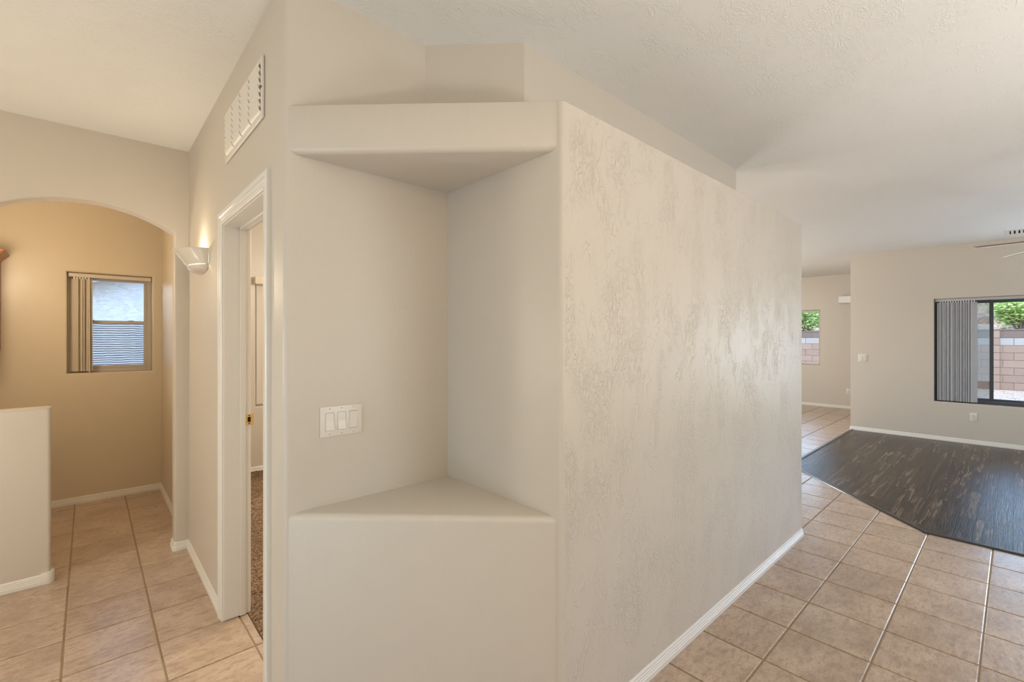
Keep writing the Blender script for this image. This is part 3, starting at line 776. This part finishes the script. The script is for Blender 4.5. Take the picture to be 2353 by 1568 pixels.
# narrow dining window
w3 = win_root('window_3', (11.5, 3.37, 0.868), 'narrow dining window with a tan frame')
add(w3, 'frame', ring('x', 11.47, 11.535, DW[0] + 0.0002, DW[1] - 0.0002, DW[2] + 0.0002, DW[3] - 0.0002, 0.032), M_tanframe)
add(w3, 'pane', boxm(11.498, 11.502, DW[0] + 0.03, DW[1] - 0.03, DW[2] + 0.03, DW[3] - 0.03), M_glass)
t = root('blind_rail', (11.44, 3.37, 1.99), 'empty ivory blind rail at the head of the narrow dining window', 'blind')
add(t, 'head_rail', boxm(11.42, 11.46, DW[0] + 0.008, DW[1] - 0.008, 1.997, 2.030, 0.003), M_blind)
add(t, 'bracket', boxm(11.412, 11.422, 2.90, 2.92, 2.014, 2.032, 0.001, 1), M_blind)
# bedroom window with valance and blind
w4 = win_root('window_4', (2.1, 5.66, 0.705), 'bedroom window behind an ivory vertical blind')
add(w4, 'frame', ring('y', 5.655, 5.712, 1.3362, 2.8998, 0.7052, 2.1048, 0.038), M_fanwhite)
add(w4, 'pane', boxm(1.372, 2.866, 5.685, 5.689, 0.74, 2.07), M_glass)
vertical_blind('vertical_blind', 'closed ivory vertical blind in the bedroom window', 'y', 5.605, 1.345, 2.890, [(1.395 + k * 0.080, 8) for k in range(19)], 0.73, 2.100, 0.036, M_blind, M_blind, None)
t = root('valance', (2.1, 5.5, 2.03), 'ivory box valance over the bedroom window', 'valance')
bm = bmesh.new(); sweep(bm, [(1.322, 5.558), (1.322, 5.485), (2.92, 5.485), (2.92, 5.558)], [(0, 2.03), (0.006, 2.03), (0.008, 2.04), (0.008, 2.098), (0.006, 2.108), (0, 2.108)], -1)
add(t, 'board', bm, M_blind, 30)
# box valance on the dining wall
t = root('valance', (11.35, 1.95, 2.16), 'white box valance high on the far dining wall', 'valance')
bm = bmesh.new(); sweep(bm, [(11.398, 2.455), (11.27, 2.455), (11.27, YC + 0.02)], [(0, 2.155), (0.008, 2.155), (0.008, 2.29), (0, 2.29)], 1)
add(t, 'board', bm, M_fanwhite, 30)
add(t, 'top', boxm(11.272, 11.398, YC + 0.02, 2.447, 2.278, 2.289, 0.001, 1), M_fanwhite)
add(t, 'rail', boxm(11.31, 11.35, YC + 0.02, 2.43, 2.20, 2.235, 0.002, 1), M_blind)

# ------------------------------------------------------------------ switches and outlets
def wall_plate(name, label, cat, loc, rotz, gangs, kind='rocker', tilt=(1, 1, -1)):
    """plate in the local xz plane, facing -y"""
    t = root(name, loc, label, cat, rotz=rotz)
    w = 0.070 + 0.046 * (gangs - 1); hgt = 0.1145
    bm = boxm(-w / 2, w / 2, -0.0055, -0.0003, -hgt / 2, hgt / 2, 0.0022, 2)
    obj('plate', bm, M_plate, t, 40)
    for g in range(gangs):
        cx = (g - (gangs - 1) / 2) * 0.046
        if kind == 'rocker':
            bm = bmesh.new()
            for a, b, c, d in ((-0.0175, 0.0175, 0.0335, 0.0350), (-0.0175, 0.0175, -0.0350, -0.0335), (-0.0175, -0.0160, -0.0335, 0.0335), (0.0160, 0.0175, -0.0335, 0.0335)): box(bm, cx + a, cx + b, -0.0072, -0.0050, c, d)
            obj('bezel', bm, M_plate, t)
            bm = bmesh.new(); s_ = tilt[g]
            prof = [(-0.0325, -0.0052), (-0.0325, -0.0068 - 0.0035 * (s_ > 0)), (0.0, -0.0074), (0.0325, -0.0068 - 0.0035 * (s_ < 0)), (0.0325, -0.0052)]
            a = [bm.verts.new((cx - 0.0152, y, z)) for z, y in prof]; b = [bm.verts.new((cx + 0.0152, y, z)) for z, y in prof]
            for i in range(5): bm.faces.new((a[i], a[(i + 1) % 5], b[(i + 1) % 5], b[i]))
            bm.faces.new(a); bm.faces.new(b[::-1])
            obj('rocker', bm, M_plate, t)
            obj('gap', boxm(cx - 0.0162, cx + 0.0162, -0.0058, -0.0054, -0.0338, 0.0338), M_black, t)
            zs = (0.0485, -0.0485)
        else:
            for z in (0.0195, -0.0195):
                bm = bmesh.new(); pr = [(cx + 0.0165 * math.cos(a_), z + 0.0135 * math.sin(a_)) for a_ in [2 * math.pi * k / 16 for k in range(16)]]
                a = [bm.verts.new((x, -0.0052, zz)) for x, zz in pr]; b = [bm.verts.new((x, -0.0075, zz)) for x, zz in pr]
                for i in range(16): bm.faces.new((a[i], a[(i + 1) % 16], b[(i + 1) % 16], b[i]))
                bm.faces.new(b)
                rc = obj('receptacle', bm, M_plate, t, 40)
                for dx, hh_ in ((-0.006, 0.0045), (0.006, 0.0038)): obj('slot', boxm(cx + dx - 0.0013, cx + dx + 0.0013, -0.0079, -0.0074, z + 0.002 - hh_, z + 0.002 + hh_), M_black, rc)
                obj('slot', boxm(cx - 0.0022, cx + 0.0022, -0.0079, -0.0074, z - 0.0095, z - 0.0055), M_black, rc)
            zs = (0.0,)
        for z in zs:
            bm = bmesh.new(); lathe(bm, [(0.0034, -0.0008), (0.0034, 0.0004), (0.0022, 0.0010)], 10)
            bmesh.ops.rotate(bm, verts=bm.verts[:], cent=(0, 0, 0), matrix=Matrix.Rotation(R(90), 3, 'X')); bmesh.ops.translate(bm, verts=bm.verts[:], vec=(cx, -0.0058, z))
            sc_ = obj('screw', bm, M_plate, t, 40)
            obj('slot', boxm(cx - 0.0026, cx + 0.0026, -0.0071, -0.0066, z - 0.0005, z + 0.0005), M_black, sc_)
    return t
wall_plate('light_switch', 'white triple rocker light switch on the niche wall', 'switch', (0.7175, YN, 1.140), 0, 3)
wall_plate('light_switch', 'white double rocker light switch on the living room wall', 'switch', (XL, 1.613, 1.136), R(-90), 2, tilt=(1, -1))
wall_plate('power_outlet', 'white power outlet below the wide living room window', 'outlet', (XL, 0.393, 0.370), R(-90), 1, 'outlet')
wall_plate('power_outlet', 'white power outlet low on the far dining wall beside the corner', 'outlet', (XD, 2.305, 0.352), R(-90), 1, 'outlet')

# ------------------------------------------------------------------ wall lamp
SY, SZ = 3.320, 1.972
t = root('wall_sconce', (XH, SY, SZ - 0.125), 'ivory half bowl wall sconce glowing on the hall wall', 'wall lamp')
def half_bowl(prof, seg=22, thick=0.006):
    """prof: (half width along the wall, reach from the wall, z) from rim to bottom; an open half bowl with walls"""
    bm = bmesh.new(); outer, inner = [], []
    for hw_, d, z in prof:
        outer.append([bm.verts.new((XH - 0.001 - d * math.sin(math.pi * k / seg), SY + hw_ * math.cos(math.pi * k / seg), z)) for k in range(seg + 1)])
        inner.append([bm.verts.new((XH - 0.001 - max(0.002, d - thick) * math.sin(math.pi * k / seg), SY + (hw_ - thick) * math.cos(math.pi * k / seg), z + thick * 0.4)) for k in range(seg + 1)])
    for L in (outer, inner):
        for i in range(len(prof) - 1):
            for k in range(seg): bm.faces.new((L[i][k], L[i][k + 1], L[i + 1][k + 1], L[i + 1][k]))
    for k in range(seg):
        bm.faces.new((outer[0][k], outer[0][k + 1], inner[0][k + 1], inner[0][k])); bm.faces.new((outer[-1][k], outer[-1][k + 1], inner[-1][k + 1], inner[-1][k]))
    for i in range(len(prof) - 1):
        for e in (0, seg): bm.faces.new((outer[i][e], outer[i + 1][e], inner[i + 1][e], inner[i][e]))
    return bm
add(t, 'bowl', half_bowl([(0.180, 0.152, SZ), (0.178, 0.148, SZ - 0.006), (0.176, 0.128, SZ - 0.026), (0.172, 0.110, SZ - 0.050), (0.168, 0.096, SZ - 0.072), (0.163, 0.082, SZ - 0.087)]), M_ceramic, 50)
add(t, 'lower_bowl', half_bowl([(0.150, 0.080, SZ - 0.090), (0.146, 0.074, SZ - 0.105), (0.130, 0.058, SZ - 0.118), (0.100, 0.036, SZ - 0.126), (0.04, 0.012, SZ - 0.129), (0.008, 0.003, SZ - 0.1295)]), M_ceramic, 50)
bm = bmesh.new(); bmesh.ops.create_uvsphere(bm, u_segments=12, v_segments=8, radius=0.014); bmesh.ops.translate(bm, verts=bm.verts[:], vec=(XH - 0.060, SY, SZ - 0.045))
nb = N('lit_bulb'); e_ = nb.n('ShaderNodeEmission'); e_.inputs[0].default_value = (1.0, 0.78, 0.48, 1); e_.inputs[1].default_value = 6.0; nb.l(e_.outputs[0], nb.out.inputs['Surface'])
add(t, 'bulb', bm, nb.m, 60)
l = lamp('sconce_glow', 'POINT', (XH - 0.060, SY, SZ - 0.035), 7.0, (1.0, 0.83, 0.60), radius=0.02)
# back plate joining the two bowls
add(t, 'back_plate', boxm(XH - 0.010, XH - 0.0005, SY - 0.14, SY + 0.14, SZ - 0.118, SZ - 0.03, 0.003, 1), M_ceramic)

# ------------------------------------------------------------------ supply grille on the hall wall
VY0, VY1, VZ0, VZ1 = 2.000, 2.672, 2.327, 2.572
t = root('air_vent', (XH, (VY0 + VY1) / 2, VZ0), 'white slatted air grille high on the hall wall above the door', 'vent')
add(t, 'frame', ring('x', XH - 0.010, XH - 0.0005, VY0, VY1, VZ0, VZ1, 0.026), M_vent)
add(t, 'duct', boxm(XH - 0.0015, XH - 0.0005, VY0 + 0.02, VY1 - 0.02, VZ0 + 0.02, VZ1 - 0.02), M_black)
ncol, nrow = 4, 7; cw = (VY1 - VY0 - 0.056) / ncol; rh = (VZ1 - VZ0 - 0.052) / nrow
for c_ in range(ncol):
    ya = VY0 + 0.028 + c_ * cw
    for r_ in range(nrow):
        za = VZ0 + 0.026 + r_ * rh; bm = bmesh.new()
        pr = [(XH - 0.003, za + rh * 0.02), (XH - 0.010, za + rh * 0.22), (XH - 0.016, za + rh * 0.58), (XH - 0.019, za + rh * 0.98), (XH - 0.0165, za + rh * 1.0), (XH - 0.0135, za + rh * 0.62), (XH - 0.008, za + rh * 0.30), (XH - 0.002, za + rh * 0.10)]
        sk = 0.0
        a = [bm.verts.new((x, ya + 0.004, z)) for x, z in pr]; b = [bm.verts.new((x, ya + cw - 0.004, z)) for x, z in pr]
        for i in range(len(pr)): bm.faces.new((a[i], a[(i + 1) % len(pr)], b[(i + 1) % len(pr)], b[i]))
        bm.faces.new(a); bm.faces.new(b[::-1]); add(t, 'slat', bm, M_vent, 40)
for y_, z_ in ((VY0 + 0.012, (VZ0 + VZ1) / 2), (VY1 - 0.012, (VZ0 + VZ1) / 2)):
    add(t, 'screw', boxm(XH - 0.0118, XH - 0.009, y_ - 0.004, y_ + 0.004, z_ - 0.004, z_ + 0.004, 0.001, 1), M_black)

# ------------------------------------------------------------------ oak wall cabinet in the alcove
t = root('wall_cabinet', (-0.67, 5.40, 1.35), 'oak wall cabinet with crown moulding in the alcove', 'cabinet')
add(t, 'body', boxm(-0.829, -0.522, 5.262, 5.558, 1.352, 2.082, 0.002, 1), M_oak)
bm = bmesh.new(); sweep(bm, [(-0.829, 5.262), (-0.522, 5.262), (-0.522, 5.558)], [(0, 2.068), (0.006, 2.068), (0.010, 2.080), (0.022, 2.092), (0.040, 2.112), (0.048, 2.118), (0.048, 2.130), (0, 2.130)], -1)
add(t, 'crown', bm, M_oak, 30)
dr = add(t, 'door', boxm(-0.822, -0.530, 5.242, 5.261, 1.362, 2.058, 0.003), M_oak)
add(dr, 'panel', boxm(-0.768, -0.584, 5.236, 5.243, 1.42, 2.0, 0.003), M_oak)
bm = bmesh.new(); lathe(bm, [(0.006, 0.0), (0.006, 0.012), (0.015, 0.018), (0.015, 0.024), (0.008, 0.029)], 12)
bmesh.ops.rotate(bm, verts=bm.verts[:], cent=(0, 0, 0), matrix=Matrix.Rotation(R(90), 3, 'X')); bmesh.ops.translate(bm, verts=bm.verts[:], vec=(-0.562, 5.243, 1.43))
add(dr, 'knob', bm, M_brass, 40)

# ------------------------------------------------------------------ ceiling fan and ceiling register in the living room
FC = (5.607, -0.409, 2.235); FR = 0.70
t = root('ceiling_fan', (FC[0], FC[1], CEIL), 'ceiling fan with brown blades and painted edge highlights, hanging over the dark floor', 'ceiling fan')
bm = bmesh.new(); lathe(bm, [(0.07, CEIL - 0.001), (0.068, CEIL - 0.03), (0.03, CEIL - 0.07)], 24, FC[:2]); add(t, 'canopy', bm, M_fanwhite, 40)
bm = bmesh.new(); lathe(bm, [(0.013, FC[2] + 0.10), (0.013, CEIL - 0.06)], 12, FC[:2]); add(t, 'down_rod', bm, M_fanwhite, 60)
bm = bmesh.new(); lathe(bm, [(0.03, FC[2] + 0.12), (0.10, FC[2] + 0.09), (0.12, FC[2] + 0.04), (0.12, FC[2] - 0.03), (0.09, FC[2] - 0.07), (0.03, FC[2] - 0.09)], 28, FC[:2]); add(t, 'motor', bm, M_fanwhite, 40)
bm = bmesh.new(); lathe(bm, [(0.05, FC[2] - 0.085), (0.10, FC[2] - 0.11), (0.105, FC[2] - 0.15), (0.07, FC[2] - 0.20), (0.02, FC[2] - 0.215)], 24, FC[:2]); add(t, 'light_bowl', bm, M_ceramic, 40)
for k in range(5):
    a0 = R(113.7 - 72 * k); droop = R(4.0); pitch = R(-12)
    Mx = Matrix.Translation(FC) @ Matrix.Rotation(a0, 4, 'Z') @ Matrix.Rotation(droop, 4, 'Y') @ Matrix.Rotation(pitch, 4, 'X')
    def blade(z0, z1, grow):
        bm = bmesh.new(); out = [(0.17, -0.050), (0.40, -0.062), (0.62, -0.066), (0.675, -0.055), (0.70, -0.028), (0.70, 0.028), (0.675, 0.055), (0.62, 0.066), (0.40, 0.062), (0.17, 0.050)]
        prism(bm, [(x + (grow if x > 0.3 else 0), y * (1 + grow * 6)) for x, y in out], z0, z1); bmesh.ops.transform(bm, matrix=Mx, verts=bm.verts[:]); return bm
    bl = add(t, 'blade', blade(0.0, 0.006, 0.0), M_fanwood)
    add(bl, 'edge_highlight', blade(0.0008, 0.0045, 0.002), M_fanwhite, label='painted white edge highlight')  # white rim paints the window light caught along the blade edge
    bm = bmesh.new(); prism(bm, [(0.10, -0.018), (0.19, -0.03), (0.24, -0.012), (0.24, 0.012), (0.19, 0.03), (0.10, 0.018)], -0.006, -0.0005); bmesh.ops.transform(bm, matrix=Mx, verts=bm.verts[:])
    add(bl, 'bracket', bm, M_fanwhite)
RX0, RX1, RY0, RY1 = 8.16, 8.48, -0.36, 0.085
t = root('ceiling_register', (8.32, -0.14, CEIL), 'white ceiling register with dark slots near the living room window', 'vent')
bm = bmesh.new()
for b in ((RX0, RX0 + 0.03, RY0, RY1), (RX1 - 0.03, RX1, RY0, RY1), (RX0 + 0.03, RX1 - 0.03, RY0, RY0 + 0.03), (RX0 + 0.03, RX1 - 0.03, RY1 - 0.03, RY1)): box(bm, *b, CEIL - 0.008, CEIL - 0.0005)
add(t, 'frame', bm, M_vent)
add(t, 'duct', boxm(RX0 + 0.02, RX1 - 0.02, RY0 + 0.02, RY1 - 0.02, CEIL - 0.0025, CEIL - 0.0010), M_black)
for k in range(10):
    y_ = RY0 + 0.045 + k * 0.0385; bm = bmesh.new(); prism(bm, [(RX0 + 0.03, y_ - 0.011), (RX1 - 0.03, y_ - 0.011), (RX1 - 0.03, y_ + 0.011), (RX0 + 0.03, y_ + 0.011)], CEIL - 0.0075, CEIL - 0.0040); add(t, 'slat', bm, M_vent)

# ------------------------------------------------------------------ outside: ground, block wall, hillside, shrubs, neighbour
struct('ground', boxm(-30, 60, -40, 40, -0.6, -0.165), M_hill, 'bare ground round the house')
struct('yard', boxm(XD2 + 0.01, 18.2, -14, 16, -0.16, 0.035), M_gravel, 'pale gravel yard before the block wall')
struct('yard_near', boxm(XL2 + 0.01, XD2 + 0.005, -14, YC - 0.14, -0.16, 0.032), M_gravel, 'pale gravel yard by the living room window')
bm = bmesh.new()
for _ in range(700):
    x, y_ = random.uniform(12.5, 18.0), random.uniform(-2.5, 3.0); r_ = random.uniform(0.012, 0.032); mt = Matrix.Translation((x, y_, 0.036)) @ Matrix.Rotation(random.uniform(0, 6), 4, 'Z') @ Matrix.Diagonal((r_, r_ * 0.7, r_ * 0.5, 1))
    bmesh.ops.create_icosphere(bm, subdivisions=1, radius=1.0, matrix=mt)
tag(obj('pebbles', bm, M_peb), 'dark pebbles strewn over the pale gravel yard', 'pebbles', 'stuff')

FX = 18.2; fy0, fy1 = -3.2, 8.0; bwid = 0.405; ch = 0.2
t = root('block_wall', (FX, 2.4, 0.035), 'tan concrete block garden wall with one pale course', 'wall')
add(t, 'mortar_core', boxm(FX + 0.006, FX + 0.19, fy0, fy1, 0.0, 1.635), M_mortar)
blk = {}
for r_ in range(8):
    kind = 'pale' if r_ == 6 else 'brown' if r_ == 7 else 'tan'
    for c_ in range(int((fy1 - fy0) / bwid) + 1):
        y_ = fy0 + c_ * bwid + (r_ % 2) * bwid / 2
        if y_ + bwid > fy1 + 0.01: continue
        if kind not in blk:
            b = boxm(0, 0.02, 0.006, bwid - 0.006, 0.005, ch - 0.005, 0.003, 1); o = obj('block', b, M_block[kind], t); blk[kind] = o
        else: o = blk[kind].copy(); COL.objects.link(o)
        o.location = (random.uniform(-0.002, 0.002) - 0.012, y_ - 2.4, r_ * ch)
for c_ in range(int((fy1 - fy0) / bwid)):
    o = obj('cap_block', boxm(-0.02, 0.22, 0.004, bwid - 0.004, 0, 0.04, 0.004, 1), M_block['brown'], t) if c_ == 0 else cp.copy()
    if c_ == 0: cp = o
    else: COL.objects.link(o)
    o.location = (-0.004, fy0 + c_ * bwid - 2.4, 8 * ch)
for k in range(8): add(t, 'pier_block', boxm(FX - 0.05, FX + 0.004, 0.30, 0.455, 0.04 + k * ch, 0.035 + (k + 1) * ch - 0.004, 0.004, 1), M_block['tan'])

# hillside
bm = bmesh.new(); gx, gy = 44, 60; gv = []
for i in range(gx + 1):
    rowv = []
    for j in range(gy + 1):
        x = 18.42 + 22 * (i / gx) ** 1.2; y_ = -14 + 34 * j / gy
        z = 1.35 + (x - 18.42) * 0.16 + 0.18 * noise.noise((x * 0.5, y_ * 0.5, 0)) * min(1, (x - 18.4)) + 0.10 * noise.noise((x * 2.1, y_ * 2.1, 3)) * min(1, x - 18.4)
        rowv.append(bm.verts.new((x, y_, z)))
    gv.append(rowv)
for i in range(gx):
    for j in range(gy): bm.faces.new((gv[i][j], gv[i + 1][j], gv[i + 1][j + 1], gv[i][j + 1]))
hill = struct('hill', bm, M_hill, 'brown desert hillside rising behind the block wall', 60)
def hill_z(x, y_): return 1.35 + (x - 18.42) * 0.16
bm = bmesh.new()
for _ in range(420):
    x = random.uniform(18.8, 24); y_ = random.uniform(-3, 8); r_ = random.uniform(0.025, 0.085)
    mt = Matrix.Translation((x, y_, hill_z(x, y_) + 0.02)) @ Matrix.Rotation(random.uniform(0, 6), 4, 'Z') @ Matrix.Diagonal((r_, r_ * 0.8, r_ * 0.6, 1))
    bmesh.ops.create_icosphere(bm, subdivisions=1, radius=1.0, matrix=mt)
obj('rocks', bm, M_rock, hill)['kind'] = 'stuff'
bm = bmesh.new()
for _ in range(520):
    x = random.uniform(18.6, 22); y_ = random.uniform(-3, 7); p = Vector((x, y_, hill_z(x, y_) + 0.02)); L = random.uniform(0.15, 0.6)
    d = Vector((random.uniform(-1, 1), random.uniform(-1, 1), random.uniform(0.0, 0.5))).normalized()
    tube(bm, [p, p + d * L * 0.5 + Vector((0, 0, 0.03)), p + d * L], 0.010, 4, 0.4)
obj('dry_twigs', bm, M_twig, hill)['kind'] = 'stuff'

def shrub(name, label, cat, x, y_, r, hgt, mat_leaf, nleaf, lsize, sparse=1.0, lean=0.0, group=None):
    z0 = hill_z(x, y_) - 0.05; t = root(name, (x, y_, z0), label, cat, group=group)
    bm = bmesh.new(); clumps = []
    nb_ = 7
    for k in range(nb_):
        a = 2 * math.pi * k / nb_ + random.uniform(-0.3, 0.3); rr = r * random.uniform(0.45, 0.95)
        tip = Vector((rr * math.cos(a), rr * math.sin(a) + lean, hgt * random.uniform(0.55, 1.0)))
        mid = tip * 0.5 + Vector((random.uniform(-0.1, 0.1), random.uniform(-0.1, 0.1), hgt * 0.05))
        tube(bm, [(0, 0, 0), mid, tip], 0.035, 6, 0.3); clumps += [tip, (tip + mid) / 2, mid + Vector((0, 0, 0.15))]
    obj('trunk', bm, M_bark, t, 60)
    bm = bmesh.new()
    for _ in range(nleaf):
        c = random.choice(clumps); v = Vector((random.gauss(0, 1), random.gauss(0, 1), random.gauss(0, 0.8))) * r * 0.26 * sparse
        p = c + v; s_ = lsize * random.uniform(0.6, 1.3)
        rot = Matrix.Rotation(random.uniform(0, 6.28), 3, 'Z') @ Matrix.Rotation(random.uniform(-1.2, 1.2), 3, 'X')
        q = [p + rot @ Vector(k) * s_ for k in ((-0.5, 0, 0), (-0.1, 0.28, 0.06), (0.5, 0, 0), (-0.1, -0.28, 0.06))]
        bm.faces.new([bm.verts.new(u) for u in q])
    f = obj('foliage', bm, mat_leaf, t); f['kind'] = 'stuff'
    return t
shrub('green_shrub', 'bright green leafy shrub beyond the block wall, across from the wide window', 'shrub', 19.9, -0.08, 0.56, 1.0, M_leaf_bright, 4600, 0.11, 0.95)
shrub('green_shrub', 'tall bright green shrub high on the hill behind the nearest bright one', 'shrub', 22.4, -0.1, 0.9, 1.2, M_leaf_bright, 3600, 0.12)
shrub('green_shrub', 'full green shrub on the hill outside the far half of the wide window', 'shrub', 21.2, -2.3, 0.85, 1.2, M_leaf_mid, 2600, 0.12)
shrub('desert_tree', 'thin sage desert tree with bare dark branches behind the window blind', 'tree', 20.75, 1.62, 0.50, 1.05, M_leaf_sage, 1300, 0.09, 1.0, -0.30)
shrub('green_shrub', 'leafy green shrub above the wall outside the narrow dining window', 'shrub', 19.5, 5.2, 0.66, 1.1, M_leaf_mid, 4600, 0.11)
shrub('green_shrub', 'pale green shrub low on the hill beside the dining window frame', 'shrub', 20.2, 3.5, 0.62, 1.0, M_leaf_bright, 2600, 0.11)
shrub('green_shrub', 'green shrub above the wall beyond the far edge of the dining window', 'shrub', 20.6, 7.2, 0.7, 1.2, M_leaf_mid, 1800, 0.11)

# neighbour's gable wall seen through the alcove window
nb0 = root('neighbour_house', (0.5, 9.1, 0), 'pale blue-grey stucco gable end of the neighbouring house', 'house')
bm = bmesh.new(); rk = lambda x: 2.232 + 0.316 * (x - 0.0186)
pts = [(-4.5, -0.2), (6.5, -0.2), (6.5, 3.0), (4.4, 4.1 - 0.16), (-4.5, rk(-4.5))]
a = [bm.verts.new((x, 9.0, z)) for x, z in pts]; b = [bm.verts.new((x, 9.2, z)) for x, z in pts]
bm.faces.new(a); bm.faces.new(b[::-1])
for i in range(len(pts)): bm.faces.new((a[i], a[(i + 1) % len(pts)], b[(i + 1) % len(pts)], b[i]))
add(nb0, 'gable_wall', bm, M_neigh)
def rake(x0, x1, y0, y1, dz0, dz1):
    bm = bmesh.new(); A = [bm.verts.new((x, y, rk(x) + d)) for x in (x0, x1) for y in (y0, y1) for d in (dz0, dz1)]
    for f in ((0, 1, 3, 2), (4, 6, 7, 5), (0, 4, 5, 1), (2, 3, 7, 6), (0, 2, 6, 4), (1, 5, 7, 3)): bm.faces.new([A[i] for i in f])
    return bm
add(nb0, 'soffit', rake(-4.7, 4.5, 8.72, 9.0, 0.0, 0.02), M_fascia)
add(nb0, 'fascia', rake(-4.7, 4.5, 8.68, 8.72, -0.02, 0.17), M_fascia)
add(nb0, 'roof', rake(-4.7, 4.5, 8.66, 12.0, 0.17, 0.22), M_shingle)
struct('yard_side', boxm(-6, 8, YB2 + 0.01, 8.99, -0.16, 0.0), M_gravel, 'gravel strip between the house and its neighbour')
